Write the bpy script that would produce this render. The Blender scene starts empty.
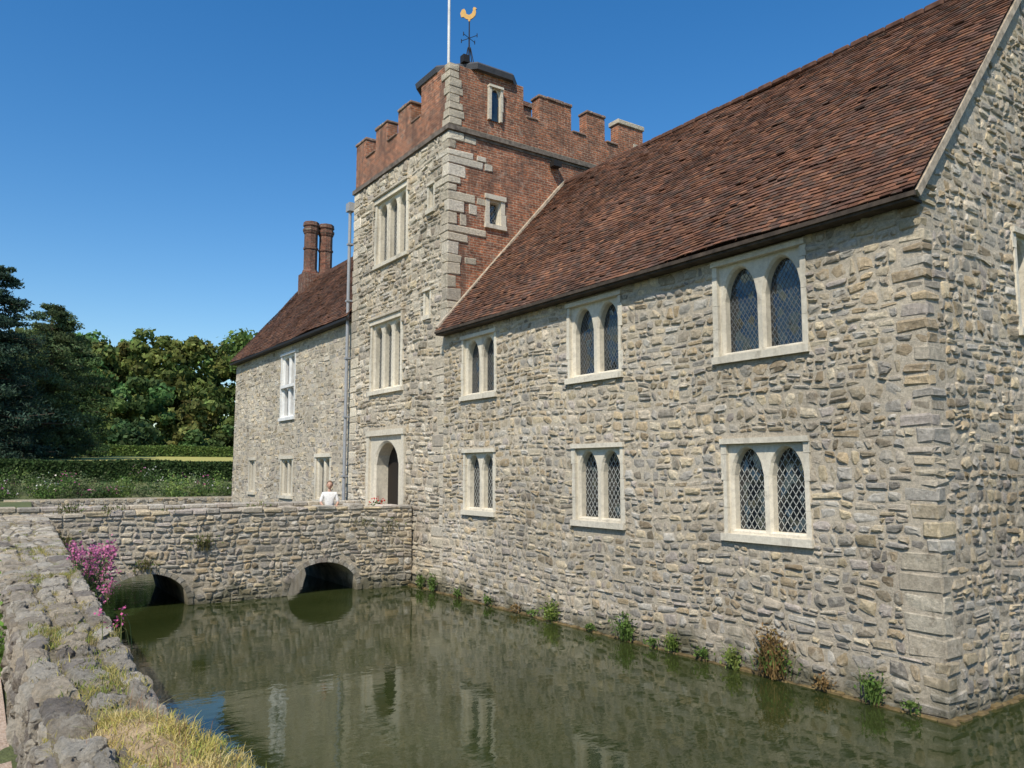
import bpy, bmesh, math, random
import numpy as np
from mathutils import Vector
random.seed(7); rng=np.random.default_rng(7)
R=random.uniform
D=bpy.data; scene=bpy.context.scene
def link(o,parent=None):
    scene.collection.objects.link(o)
    if parent: o.parent=parent
    return o
def empty(name,loc=(0,0,0)):
    e=D.objects.new(name,None); e.empty_display_size=.3
    return link(e)
# ---------------------------------------------------------------- materials
class NT:
    def __init__(s,name):
        s.m=D.materials.new(name); s.m.use_nodes=True; s.t=s.m.node_tree; s.n=s.t.nodes
        s.b=s.n['Principled BSDF']; s.out=s.n['Material Output']
    def add(s,t,**k):
        n=s.n.new(t)
        for a,v in k.items(): setattr(n,a,v)
        return n
    def l(s,a,b): s.t.links.new(a,b)
    def noise(s,scale,detail=4,rough=.6,vec=None):
        n=s.add('ShaderNodeTexNoise'); n.inputs['Scale'].default_value=scale; n.inputs['Detail'].default_value=detail; n.inputs['Roughness'].default_value=rough
        if vec is None:
            g=s.add('ShaderNodeNewGeometry'); vec=g.outputs['Position']
        s.l(vec,n.inputs['Vector']); return n.outputs['Fac']
    def stretched(s,sc):
        mp=s.add('ShaderNodeMapping'); mp.inputs['Scale'].default_value=sc; gg=s.add('ShaderNodeNewGeometry'); s.l(gg.outputs['Position'],mp.inputs[0]); return mp.outputs[0]
    def rng(s,v,a,b,c,d):
        n=s.add('ShaderNodeMapRange'); 
        for i,x in enumerate((a,b,c,d)): n.inputs[i+1].default_value=x
        s.l(v,n.inputs[0]); return n.outputs[0]
    def mix(s,f,a,b,mode='MIX'):
        n=s.add('ShaderNodeMix',data_type='RGBA',blend_type=mode)
        if isinstance(f,float): n.inputs[0].default_value=f
        else: s.l(f,n.inputs[0])
        for i,x in ((6,a),(7,b)):
            if isinstance(x,tuple): n.inputs[i].default_value=x if len(x)==4 else x+(1,)
            else: s.l(x,n.inputs[i])
        return n.outputs[2]
    def val(s,v,col):
        n=s.add('ShaderNodeVectorMath',operation='SCALE'); s.l(col,n.inputs[0]); s.l(v,n.inputs['Scale']); return n.outputs[0]
    def bump(s,h,st,dist=.02):
        n=s.add('ShaderNodeBump'); n.inputs['Strength'].default_value=st; n.inputs['Distance'].default_value=dist
        s.l(h,n.inputs['Height']); s.l(n.outputs[0],s.b.inputs['Normal'])
def stone_mat(name,fixed=None,bs=.9,sc=14,var=(.6,1.35),wet=True,lichen=.55,rough=.93,dark=.6,streak=.25):
    t=NT(name)
    if fixed: 
        c=t.add('ShaderNodeRGB'); c.outputs[0].default_value=fixed+(1,); col=c.outputs[0]
    else:
        a=t.add('ShaderNodeAttribute',attribute_name='Col'); col=a.outputs['Color']
    col=t.val(t.rng(t.noise(sc,7,.75),.3,.7,*var),col)
    col=t.val(t.rng(t.noise(.45,4,.55),.3,.7,.8,1.2),col)
    li=t.rng(t.noise(5.5,6,.75),.53,.64,0,lichen)
    col=t.mix(li,col,(.66,.59,.465))
    dk=t.rng(t.noise(3.1,6,.75),.59,.67,0,dark)
    col=t.mix(dk,col,(.17,.135,.095))
    if streak:
        sk=t.rng(t.noise(2.4,5,.7,t.stretched((1,1,.16))),.55,.68,0,streak)
        col=t.mix(sk,col,(.16,.135,.10))
    if wet:
        g=t.add('ShaderNodeNewGeometry'); s=t.add('ShaderNodeSeparateXYZ'); t.l(g.outputs['Position'],s.inputs[0])
        ad=t.add('ShaderNodeMath',operation='ADD'); t.l(s.outputs[2],ad.inputs[0]); t.l(t.rng(t.noise(2.2,4),.3,.7,-.35,.35),ad.inputs[1])
        w=t.rng(ad.outputs[0],.02,.55,.8,0)
        col=t.mix(w,col,(.08,.08,.042))
    t.l(col,t.b.inputs['Base Color']); t.b.inputs['Roughness'].default_value=rough
    t.b.inputs['Specular IOR Level'].default_value=.2
    t.bump(t.noise(sc*1.8,9,.8),bs,.05)
    return t.m
M_stone=stone_mat('rubble_stone')
M_mortar=stone_mat('lime_mortar',(.56,.485,.37),.9,25,lichen=.2)
M_frame=stone_mat('dressed_stone',(.64,.58,.46),.35,12,(.78,1.15),wet=False,lichen=.1,dark=.35,streak=.4)
M_ash=stone_mat('pale_quoin_stone',(.52,.45,.34),.6,12,(.65,1.2),wet=False,lichen=.3)
def brick_mat(name,c1,c2,mort):
    t=NT(name); g=t.add('ShaderNodeNewGeometry'); p=t.add('ShaderNodeSeparateXYZ'); t.l(g.outputs['Position'],p.inputs[0])
    q=t.add('ShaderNodeSeparateXYZ'); t.l(g.outputs['True Normal'],q.inputs[0])
    def mm(op,a,b=None):
        n=t.add('ShaderNodeMath',operation=op); t.l(a,n.inputs[0])
        if b is not None: t.l(b,n.inputs[1])
        return n.outputs[0]
    u=mm('ADD',mm('MULTIPLY',p.outputs[0],mm('ABSOLUTE',q.outputs[1])),mm('MULTIPLY',p.outputs[1],mm('ABSOLUTE',q.outputs[0])))
    c=t.add('ShaderNodeCombineXYZ'); t.l(u,c.inputs[0]); t.l(p.outputs[2],c.inputs[1])
    b=t.add('ShaderNodeTexBrick'); t.l(c.outputs[0],b.inputs['Vector'])
    b.inputs['Scale'].default_value=1; b.inputs['Brick Width'].default_value=.23; b.inputs['Row Height'].default_value=.075; b.inputs['Mortar Size'].default_value=.009
    b.inputs['Color1'].default_value=c1+(1,); b.inputs['Color2'].default_value=c2+(1,); b.inputs['Mortar'].default_value=mort+(1,)
    col=t.val(t.rng(t.noise(7,5,.85),.35,.65,.4,1.6),b.outputs['Color'])
    col=t.val(t.rng(t.noise(1.1,3),.3,.7,.7,1.2),col)
    col=t.mix(t.rng(t.noise(2.6,6,.8),.55,.66,0,.65),col,(.36,.28,.21))
    col=t.mix(t.rng(t.noise(2.0,5,.7,t.stretched((1,1,.2))),.50,.66,0,.7),col,(.085,.055,.04))
    t.l(col,t.b.inputs['Base Color']); t.b.inputs['Roughness'].default_value=.9
    iv=t.add('ShaderNodeMath',operation='SUBTRACT'); t.l(t.noise(30,4),iv.inputs[0]); t.l(b.outputs['Fac'],iv.inputs[1])
    t.bump(iv.outputs[0],.8,.02); return t.m
M_brick=brick_mat('red_brick',(.40,.135,.058),(.20,.075,.042),(.38,.29,.20))
M_brickd=brick_mat('old_brick',(.22,.075,.04),(.12,.05,.035),(.22,.17,.12))
def plain(name,col,rough=.6,metal=0,spec=.3,bs=0,sc=20,var=(.85,1.15)):
    t=NT(name); c=t.add('ShaderNodeRGB'); c.outputs[0].default_value=col+(1,)
    t.l(t.val(t.rng(t.noise(sc,4),.3,.7,*var),c.outputs[0]),t.b.inputs['Base Color'])
    t.b.inputs['Roughness'].default_value=rough; t.b.inputs['Metallic'].default_value=metal; t.b.inputs['Specular IOR Level'].default_value=spec
    if bs: t.bump(t.noise(sc*2,5),bs)
    return t.m
M_lead=plain('lead_sheet',(.07,.07,.075),.6,0,.3,.2,8)
M_iron=plain('black_iron',(.02,.018,.016),.6)
M_gold=plain('gilded_metal',(.30,.18,.05),.5,.4)
M_white=plain('white_paint',(.74,.73,.69),.5,sc=4,var=(.8,1.1))
M_wood=plain('dark_oak',(.02,.015,.011),.7,bs=.3)
M_came=plain('lead_came',(.42,.42,.38),.6,var=(.6,1.3))
M_came2=plain('dark_lead_came',(.17,.18,.18),.6,var=(.6,1.3))
M_earth=plain('brown_silt',(.16,.115,.05),.9,bs=.6,sc=5,var=(.3,1.3))
M_pipe=plain('grey_pipe_paint',(.30,.31,.32),.5)
M_terra=plain('terracotta',(.35,.15,.07),.8)
def glass_mat():
    t=NT('window_glass'); t.b.inputs['Base Color'].default_value=(.010,.014,.018,1); t.b.inputs['Roughness'].default_value=.05
    t.b.inputs['IOR'].default_value=1.6; t.b.inputs['Specular IOR Level'].default_value=.8
    g=t.add('ShaderNodeNewGeometry')
    v=t.add('ShaderNodeTexVoronoi'); v.inputs['Scale'].default_value=7; t.l(g.outputs['Position'],v.inputs['Vector'])
    n=t.add('ShaderNodeVectorMath',operation='SUBTRACT'); t.l(v.outputs['Color'],n.inputs[0]); n.inputs[1].default_value=(.5,.5,.5)
    s=t.add('ShaderNodeVectorMath',operation='SCALE'); t.l(n.outputs[0],s.inputs[0]); s.inputs['Scale'].default_value=.22
    a=t.add('ShaderNodeVectorMath',operation='ADD'); t.l(s.outputs[0],a.inputs[0]); t.l(g.outputs['Normal'],a.inputs[1])
    nn=t.add('ShaderNodeVectorMath',operation='NORMALIZE'); t.l(a.outputs[0],nn.inputs[0]); t.l(nn.outputs[0],t.b.inputs['Normal'])
    return t.m
M_glass=glass_mat()
def leaf_mat(name,tr=.35):
    t=NT(name); a=t.add('ShaderNodeAttribute',attribute_name='Col')
    t.l(a.outputs['Color'],t.b.inputs['Base Color']); t.b.inputs['Roughness'].default_value=.75; t.b.inputs['Specular IOR Level'].default_value=.15
    tl=t.add('ShaderNodeBsdfTranslucent'); t.l(a.outputs['Color'],tl.inputs[0])
    m=t.add('ShaderNodeMixShader'); m.inputs[0].default_value=tr; t.l(t.b.outputs[0],m.inputs[1]); t.l(tl.outputs[0],m.inputs[2]); t.l(m.outputs[0],t.out.inputs[0])
    return t.m
M_leaf=leaf_mat('foliage')
def tile_mat():
    t=NT('clay_tile'); a=t.add('ShaderNodeAttribute',attribute_name='Col'); col=a.outputs['Color']
    col=t.val(t.rng(t.noise(.8,5,.7),.3,.7,.62,1.3),col)
    col=t.mix(t.rng(t.noise(4,6,.8),.51,.65,0,.6),col,(.08,.058,.042))
    col=t.mix(t.rng(t.noise(7,6,.8),.57,.66,0,.45),col,(.24,.19,.13))
    t.l(col,t.b.inputs['Base Color']); t.b.inputs['Roughness'].default_value=.9; t.b.inputs['Specular IOR Level'].default_value=.12
    t.bump(t.noise(40,4),.4,.01); return t.m
M_tile=tile_mat()
# ---------------------------------------------------------------- mesh helpers
class B:
    def __init__(s): s.v=[];s.f=[];s.c=[]
    def add(s,vs,fs,col=(1,1,1)):
        k=len(s.v); s.v+=[tuple(p) for p in vs]; s.f+=[tuple(i+k for i in f) for f in fs]; s.c+=[(*col,1)]*len(vs)
    def box(s,a,b,col=(1,1,1)):
        x0,y0,z0=a;x1,y1,z1=b
        s.add([(x0,y0,z0),(x1,y0,z0),(x1,y1,z0),(x0,y1,z0),(x0,y0,z1),(x1,y0,z1),(x1,y1,z1),(x0,y1,z1)],
              [(0,3,2,1),(4,5,6,7),(0,1,5,4),(1,2,6,5),(2,3,7,6),(3,0,4,7)],col)
    def cbox(s,a,b,c=.015,col=(1,1,1),j=.008,vj=0):
        a=[x+R(-j,j) for x in a]; b=[x+R(-j,j) for x in b]
        vs=[];ids={}
        for i in (0,1):
            for k in (0,1):
                for m in (0,1):
                    P=[b[0] if i else a[0],b[1] if k else a[1],b[2] if m else a[2]]
                    if vj: P=[x+R(-vj,vj) for x in P]
                    sg=[-1 if i else 1,-1 if k else 1,-1 if m else 1]
                    for ax in range(3):
                        q=list(P)
                        for o in range(3):
                            if o!=ax: q[o]+=sg[o]*c*(R(.6,1.4) if vj else 1)
                        ids[(i,k,m,ax)]=len(vs); vs.append(q)
        fs=[]
        for ax in range(3):
            for side in (0,1):
                o=[x for x in range(3) if x!=ax]
                f=[]
                for (p,q) in ((0,0),(1,0),(1,1),(0,1)):
                    t=[0,0,0]; t[ax]=side; t[o[0]]=p; t[o[1]]=q; f.append(ids[(*t,ax)])
                fs.append(f)
        for ax in range(3):
            o=[x for x in range(3) if x!=ax]
            for p in (0,1):
                for q in (0,1):
                    t0=[0,0,0];t0[o[0]]=p;t0[o[1]]=q;t1=list(t0);t1[ax]=1
                    fs.append([ids[(*t0,o[0])],ids[(*t1,o[0])],ids[(*t1,o[1])],ids[(*t0,o[1])]])
        for i in (0,1):
            for k in (0,1):
                for m in (0,1): fs.append([ids[(i,k,m,ax)] for ax in range(3)])
        s.add(vs,fs,col)
    def obj(s,name,mat,parent=None,smooth=False):
        me=D.meshes.new(name); me.from_pydata(s.v,[],s.f)
        at=me.attributes.new('Col','FLOAT_COLOR','POINT'); at.data.foreach_set('color',np.array(s.c,dtype=np.float32).ravel())
        me.materials.append(mat); me.update()
        if smooth: me.polygons.foreach_set('use_smooth',[True]*len(me.polygons))
        return link(D.objects.new(name,me),parent)
def frame(O,U,V,N):
    O,U,V,N=map(np.array,(O,U,V,N))
    return lambda u,v,d=0: tuple(O+U*u+V*v+N*d)
FRONT=lambda x: frame((x,0,0),(0.,1,0),(0,0,1.),(-1.,0,0))
SOUTH=lambda y: frame((0,y,0),(1.,0,0),(0,0,1.),(0,-1.,0))
def panel(b,P,u0,u1,v0,v1,holes=[],d=0.,seg=0):
    us={u0,u1,*[min(max(h[0],u0),u1) for h in holes],*[min(max(h[1],u0),u1) for h in holes]}
    if seg: us|={u0+(u1-u0)*k/seg for k in range(seg+1)}
    us=sorted(us)
    vs=sorted({v0,v1,*[min(max(h[2],v0),v1) for h in holes],*[min(max(h[3],v0),v1) for h in holes]})
    for a,c in zip(us,us[1:]):
        for e,g in zip(vs,vs[1:]):
            mu,mv=(a+c)/2,(e+g)/2
            if any(h[0]<mu<h[1] and h[2]<mv<h[3] for h in holes): continue
            b.add([P(a,e,d),P(c,e,d),P(c,g,d),P(a,g,d)],[(0,1,2,3)])
PAL=[(.62,.51,.345),(.56,.46,.30),(.51,.425,.30),(.47,.40,.30),(.64,.545,.39),(.49,.44,.355),(.41,.34,.235),(.53,.41,.255),(.60,.51,.385),(.46,.36,.235)]
PALG=[(.49,.45,.38),(.42,.38,.32),(.54,.495,.415),(.46,.40,.315),(.53,.46,.35),(.38,.345,.29),(.49,.425,.36)]
PALW=[(.63,.56,.43),(.66,.59,.47),(.55,.48,.36),(.59,.51,.385),(.48,.42,.33),(.43,.36,.275),(.53,.43,.29)]
def one_stone(b,P,cn,h,col,lod=0):
    (x0,y0),(x1,y1),(x2,y2),(x3,y3)=cn
    w=max(.03,((x1-x0)+(x2-x3))/2); t=max(.03,((y3-y0)+(y2-y1))/2)
    ch=min(w,t)*R(.12,.36); mx=lambda s,q:((1-s)*(1-q)*x0+s*(1-q)*x1+s*q*x2+(1-s)*q*x3,(1-s)*(1-q)*y0+s*(1-q)*y1+s*q*y2+(1-s)*q*y3)
    ks=[R(.1,1.9) for _ in range(8)]; js=[(R(-1,1),R(-1,1)) for _ in range(8)]
    def ring(ins,d,j):
        iu,iv=ins/w,ins/t; cu,cv=ch/w,ch/t; k=ks
        pts=[(iu+cu*k[0],iv),(1-iu-cu*k[1],iv),(1-iu,iv+cv*k[2]),(1-iu,1-iv-cv*k[3]),(1-iu-cu*k[4],1-iv),(iu+cu*k[5],1-iv),(iu,1-iv-cv*k[6]),(iu,iv+cv*k[7])]
        out=[]
        for (s,q),(a,c) in zip(pts,js):
            u,v=mx(s,q); out.append((u+a*j,v+c*j,d,s,q))
        return out
    tu,tv=R(-.35,.35)*h,R(-.35,.35)*h; ju=min(w,t)*.08; m=min(w,t)
    def T(r,k=1): return [P(u,v,(d+k*(tu*(s-.5)*2+tv*(q-.5)*2)) if d else 0) for u,v,d,s,q in r]
    r0=T(ring(0,0,ju)); r1=T(ring(m*.07,h*.68,ju))
    if lod:
        b.add(r0+r1,[(i,(i+1)%8,8+(i+1)%8,8+i) for i in range(8)]+[tuple(range(8,16))],col); return
    r2=ring(m*R(.17,.28),h,ju); r2=[(u+R(-1,1)*ju,v+R(-1,1)*ju,d*R(.85,1.15),s,q) for u,v,d,s,q in r2]
    uc,vc=mx(R(.35,.65),R(.35,.65))
    vs=r0+r1+T(r2)+[P(uc,vc,h*R(.88,1.22))]
    b.add(vs,[(i+o,(i+1)%8+o,8+(i+1)%8+o,8+i+o) for o in (0,8) for i in range(8)]+[(16+i,16+(i+1)%8,24) for i in range(8)],col)
def stones(b,P,u0,u1,v0,v1,rowh=(.105,.235),w=(.12,.36),h=(.026,.056),holes=[],keep=None,pal=PAL,colfn=None,gap=.013,wav=.034,lod=0,split=.3):
    nk=int((u1-u0)/.3)+3; ku=np.linspace(u0-.1,u1+.1,nk)
    def curve(v,amp): 
        big=[.035*math.sin(.8*x+.5*v)+.022*math.sin(2.1*x+1+.3*v) if wav else 0 for x in ku]
        return v+np.array(big)+rng.uniform(-amp,amp,nk)
    v=v0; prev=np.full(nk,v0)
    while v<v1-.03:
        rh=R(*rowh)
        if v+rh>v1-.09: rh=v1-v
        top=curve(v+rh,wav) if v+rh<v1-.02 else np.full(nk,v1)
        lo=lambda x,p=prev: float(np.interp(x,ku,p)); hi=lambda x,p=top: float(np.interp(x,ku,p))
        iv=[(u0,u1)]
        for hu0,hu1,hv0,hv1 in holes:
            if min(v+rh,hv1)-max(v,hv0)>.3*rh:
                n=[]
                for a,c in iv:
                    if hu1<=a or hu0>=c: n.append((a,c)); continue
                    if hu0-a>.05: n.append((a,hu0))
                    if c-hu1>.05: n.append((hu1,c))
                iv=n
        for a,c in iv:
            u=a; sk0=0
            while u<c-.04:
                ww=R(*w)*R(.75,1.15)
                if random.random()<.1: ww*=1.4
                if c-(u+ww)<w[0]*.8: ww=c-u
                if ww>w[1]*1.7: ww/=2
                e=u+ww; sk1=R(-.03,.03) if e<c-.01 else 0
                y=[lo(u),lo(e),hi(e),hi(u)]
                for hu0,hu1,hv0,hv1 in holes:
                    if min(e,hu1)-max(u,hu0)>.02:
                        mid=sum(y)/4
                        if mid>hv1: y[0]=max(y[0],hv1);y[1]=max(y[1],hv1)
                        elif mid<hv0: y[2]=min(y[2],hv0);y[3]=min(y[3],hv0)
                g=lambda: gap*R(.4,1.7)
                quad=[[u+sk0+g(),y[0]+g()],[e+sk1-g(),y[1]+g()],[e-sk1-g(),y[2]-g()],[u-sk0+g(),y[3]-g()]]
                sk0=sk1
                parts=[quad]
                if rh>.15 and random.random()<split:
                    f1,f2=R(.35,.65),R(.35,.65); L_=lambda p,q,f:[p[0]+(q[0]-p[0])*f,p[1]+(q[1]-p[1])*f]
                    ml,mr=L_(quad[0],quad[3],f1),L_(quad[1],quad[2],f2)
                    parts=[[quad[0],quad[1],[mr[0],mr[1]-gap*.7],[ml[0],ml[1]-gap*.7]],[[ml[0],ml[1]+gap*.7],[mr[0],mr[1]+gap*.7],quad[2],quad[3]]]
                    if ww>.2 and random.random()<.85:
                        k=random.randint(0,1); q_=parts.pop(k); f=R(.35,.65); mb,mt=L_(q_[0],q_[1],f),L_(q_[3],q_[2],f)
                        parts+=[[q_[0],[mb[0]-gap*.7,mb[1]],[mt[0]-gap*.7,mt[1]],q_[3]],[[mb[0]+gap*.7,mb[1]],q_[1],q_[2],[mt[0]+gap*.7,mt[1]]]]
                for q_ in parts:
                    if min(q_[3][1]-q_[0][1],q_[2][1]-q_[1][1])<.025: continue
                    if keep and not keep(u,e,min(q_[0][1],q_[1][1]),max(q_[2][1],q_[3][1])): continue
                    pl=colfn((u+e)/2,q_[0][1]) if colfn else pal
                    k=R(.78,1.12) if random.random()<.88 else R(.52,.78); col=random.choice(pl); col=tuple(x*k for x in col)
                    one_stone(b,P,q_,R(*h),col,lod)
                u=e
        v+=rh; prev=top
def window(parent,P,u0,u1,z0,z1,n=2,out=.05,mat=None,bar=.08,glassd=-.19,lattice=.12,arch=.62,tag='window',mull=.09,jamb=.04,door=False,head=.05,sill=True,lw=.012,came=None):
    mat=mat or M_frame; b=B(); G=B(); L=B()
    def bx(a,c,e,g,d0,d1):
        vs=[P(a,e,d0),P(c,e,d0),P(c,g,d0),P(a,g,d0),P(a,e,d1),P(c,e,d1),P(c,g,d1),P(a,g,d1)]
        b.add(vs,[(0,3,2,1),(4,5,6,7),(0,1,5,4),(1,2,6,5),(2,3,7,6),(3,0,4,7)])
    back=glassd-.05
    sh=.12 if sill else 0
    zz=z0+sh
    while zz<z1-bar-.02:
        hb=R(.28,.5); hb=min(hb,z1-bar-zz); hb=z1-bar-zz if z1-bar-zz-hb<.1 else hb
        bx(u0+R(-.05,.01),u0+bar,zz+.003,zz+hb-.003,back,out+R(-.004,.004)); bx(u1-bar,u1+R(-.01,.05),zz+.003,zz+hb-.003,back,out+R(-.004,.004)); zz+=hb
    bx(u0-.03,u1+.03,z1-bar,z1+.01,back,out+.035)
    if sill: bx(u0-.04,u1+.04,z0,z0+sh,back,out+.05)
    a0,a1,b0,b1=u0+bar,u1-bar,z0+sh,z1-bar
    d=out-.07
    W=(a1-a0-2*jamb-(n-1)*mull)/n
    zb=b0+(.04 if sill else 0); zh=b1-head; hh=W*arch; zs=zh-hh
    q=lambda p,c,e,g: b.add([P(p,e,d),P(c,e,d),P(c,g,d),P(p,g,d)],[(0,1,2,3)])
    if zb>b0: q(a0,a1,b0,zb)
    q(a0,a1,zh,b1)
    x=a0; q(x,x+jamb,zb,zh); x+=jamb
    for i in range(n):
        l,r=x,x+W; K=14
        arc=[]
        for k in range(K+1):
            t=-1+2*k/K; arc.append(((l+r)/2+t*W/2, zs+hh*(max(0,1-abs(t)**2.0))**.62))
        for (ua,za),(uc,zc) in zip(arc,arc[1:]):
            b.add([P(ua,za,d),P(uc,zc,d),P(uc,zh,d),P(ua,zh,d)],[(0,1,2,3)])
        out_=[(l,zb)]+arc+[(r,zb)]
        cx,cz=(l+r)/2,(zb+zh)/2; N=len(out_)
        inn=[(cx+(u-cx)*.90,cz+(z-cz)*.96) for u,z in out_]
        vs=[P(u,z,d) for u,z in out_]+[P(u,z,d-.05) for u,z in inn]+[P(u,z,glassd-.01) for u,z in inn]
        b.add(vs,[(o+k,o+(k+1)%N,o+N+(k+1)%N,o+N+k) for o in (0,N) for k in range(N)])
        G.add([P(l,zb,glassd),P(r,zb,glassd),P(r,zh,glassd),P(l,zh,glassd)],[(0,1,2,3)])
        if lattice:
            s=1.45; step=lattice*s; H=zh-zb; Wd=r-l
            for sg in (1,-1):
                c=-Wd*s
                while c<H+Wd*s:
                    pts=[]
                    for uu in (0,Wd):
                        z_=c+sg*s*uu
                        if 0<=z_<=H: pts.append((uu,z_))
                    for z_ in (0,H):
                        uu=(z_-c)/(sg*s)
                        if 0<uu<Wd: pts.append((uu,z_))
                    if len(pts)>=2:
                        (ua,za),(uc,zc)=pts[0],pts[1]; nl=math.hypot(uc-ua,zc-za)
                        if nl>.02:
                            px,pz=-(zc-za)/nl*lw/2,(uc-ua)/nl*lw/2
                            L.add([P(l+ua+px,zb+za+pz,glassd+.006),P(l+uc+px,zb+zc+pz,glassd+.006),P(l+uc-px,zb+zc-pz,glassd+.006),P(l+ua-px,zb+za-pz,glassd+.006)],[(0,1,2,3)])
                    c+=step
        x=r
        ww=jamb if i==n-1 else mull
        q(x,x+ww,zb,zh); x+=ww
    b.obj(tag+'_surround',mat,parent)
    G.obj(tag+('_boards' if door else '_glass'),M_wood if door else M_glass,parent)
    if L.v: L.obj(tag+'_lead_lattice',came or M_came,parent)
def tiles(b,O,U,S,N,L,H,wid=.165,ex=.105,pal=None):
    O,U,S,N=[np.array(q,dtype=float) for q in (O,U,S,N)]
    n=int(H/ex)+1
    for i in range(n):
        s0=i*ex; off=(wid/2 if i%2 else 0)-wid
        m=int(L/wid)+3; rs=R(-.005,.005)
        for k in range(m):
            u0=off+k*wid+R(-.006,.006); u1=u0+wid-.006
            u0=max(u0,0);u1=min(u1,L)
            if u1-u0<.03: continue
            s1=min(s0+ex*1.35,H)
            sag=lambda u,s:.03*math.sin(u*.55+s*.3)+.018*math.sin(u*1.7+s*.9+2)+.010*math.sin(s*3.1+u*.4)
            lo=.026+R(-.004,.010)+(R(.01,.025) if random.random()<.03 else 0); sk=R(-.008,.008)
            dd=s0+rs+R(-.008,.008)
            g=lambda u,s,d: O+U*u+S*s+N*(d+sag(u,s))
            vs=[g(u0,dd+sk,lo),g(u1,dd-sk,lo),g(u1,s1,.004),g(u0,s1,.004),g(u0,dd+sk,lo-.016),g(u1,dd-sk,lo-.016)]
            c=random.choice(pal); kk=R(.62,1.28)
            b.add([tuple(q) for q in vs],[(0,1,2,3),(4,5,1,0),(0,3,4),(1,5,2)],tuple(x*kk for x in c))
TP=[(.165,.080,.050),(.14,.070,.047),(.185,.086,.052),(.125,.068,.050),(.15,.084,.060),(.20,.098,.057),(.10,.064,.049)]
# ================================================================ HOUSE
house=empty('manor_house')
F=FRONT(10.6)
Y0,YT=5.5,18.6
wins=[(7.3,9.12,5.02,6.80),(11.5,13.2,5.04,6.78),(16.0,17.62,5.0,6.69)]
winl=[(7.37,9.03,2.05,3.73),(11.5,13.05,2.07,3.75),(16.04,17.5,2.1,3.74)]
EZ=7.15; MD=.021
Q=B(); qh=[];qg=[]; z=0.02; i=0
while z<6.95:
    pale=.75<z<1.9
    h=R(.13,.24) if not pale else R(.25,.32)
    la,lb=(R(.24,.46),R(.14,.26)) if random.random()<.5 else (R(.14,.26),R(.24,.46))
    if pale: la+=R(.1,.25)
    h=min(h,7.0-z)
    k=R(.75,1.12); c=random.choice(PALW[:4] if pale else PAL+PALG); c=tuple(x*k for x in c)
    Q.cbox((10.6-.038,Y0-.038,z+.012),(10.6+lb,Y0+la,z+h-.012),.026,c,.014,.014)
    qh.append((Y0-.1,Y0+la+.01,z,z+h)); qg.append((10.4,10.6+lb+.01,z,z+h)); z+=h;i+=1
Q.obj('corner_quoins',M_stone,house)
mort=B(); st=B()
holes=wins+winl
panel(mort,F,Y0-MD,YT,-.6,EZ,holes,d=MD)
def cf(u,v):
    t=v/2.8+.5*math.sin(u*1.3)*math.sin(v*1.9+u)
    return PALG if random.random()>min(.72,max(.3,t*.65)) else PAL
stones(st,F,Y0,YT,-.05,EZ,holes=holes+qh,colfn=cf)
Gp=SOUTH(Y0); gw=[(13.3,14.6,5.28,7.0)]
XB=19.0; AP=14.8
panel(mort,Gp,10.6-MD,XB,-.6,7.0,gw,d=MD)
mort.add([Gp(10.6,7.0,MD),Gp(XB,7.0,MD),Gp(AP,11.75,MD)],[(0,1,2)])
roofz=lambda x: 7.0+1.145*(4.2-abs(x-AP))
stones(st,Gp,10.6,XB,-.05,11.8,holes=gw+qg,colfn=cf,keep=lambda a,c,e,g: g<roofz(a)+.03 and g<roofz(c)+.03)
panel(mort,frame((XB,0,0),(0.,1,0),(0,0,1.),(1.,0,0)),Y0,YT,-.6,EZ)
mort.obj('wing_wall_mortar',M_mortar,house); st.obj('wing_wall_stones',M_stone,house)
for w in wins: window(house,F,*w,lattice=.085,lw=.008,tag='upper_window',arch=.75,came=M_came2)
for w in winl: window(house,F,*w,lattice=.115,lw=.013,tag='lower_window',arch=.7)
window(house,Gp,*gw[0],lattice=.1,tag='gable_window')
sx,sz=4.5,5.10; L=math.hypot(sx,sz)
S=(sx/L,0,sz/L); Nn=(-sz/L,0,sx/L)
rb=B(); tiles(rb,(10.3,Y0-.12,6.96),(0,1,0),S,Nn,YT-Y0+.12,L,pal=TP)
tiles(rb,(19.3,Y0-.12,6.96),(0,1,0),(-S[0],0,S[2]),(-Nn[0],0,Nn[2]),YT-Y0+.12,L,wid=.5,ex=.3,pal=TP)
rb.obj('roof_tiles',M_tile,house)
r=B()
r.add([(10.36,Y0-.08,6.91),(10.36,YT,6.91),(14.8,YT,11.93),(14.8,Y0-.08,11.93),(19.24,Y0-.08,6.91),(19.24,YT,6.91)],[(0,1,2,3),(3,2,5,4)])
for k in range(34):
    y=Y0-.12+k*.39
    r.cbox((14.69,y,11.98),(14.91,y+.38,12.11),.03,(1,1,1))
r.obj('roof_deck_and_ridge',plain('ridge_tile',(.12,.06,.04),.9,sc=7,var=(.5,1.3)),house)
e=B(); e.box((10.31,Y0-.05,6.85),(10.6,YT,6.89)); e.box((10.27,Y0-.12,6.89),(10.31,YT,6.955))
e.obj('eaves_board',plain('weathered_timber',(.06,.045,.033),.85,sc=5,var=(.5,1.5)),house)
v=B()
def strip(b,p,q,y0,y1,t0,t1):
    n=np.array(Nn); p=np.array(p);q=np.array(q); vs=[]
    for P0 in (p,q):
        for yy,t in ((y0,t0),(y1,t0),(y1,t1),(y0,t1)): 
            w=P0+n*t; vs.append((w[0],yy,w[2]))
    b.add(vs,[(0,1,2,3),(4,7,6,5),(0,4,5,1),(1,5,6,2),(2,6,7,3),(3,7,4,0)])
strip(v,(10.33,0,6.98),(14.8,0,12.06),Y0-.13,Y0-.085,-.12,-.01)
strip(v,(10.36,0,7.0),(14.8,0,12.06),YT-.12,YT-.001,.03,.10)
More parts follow.
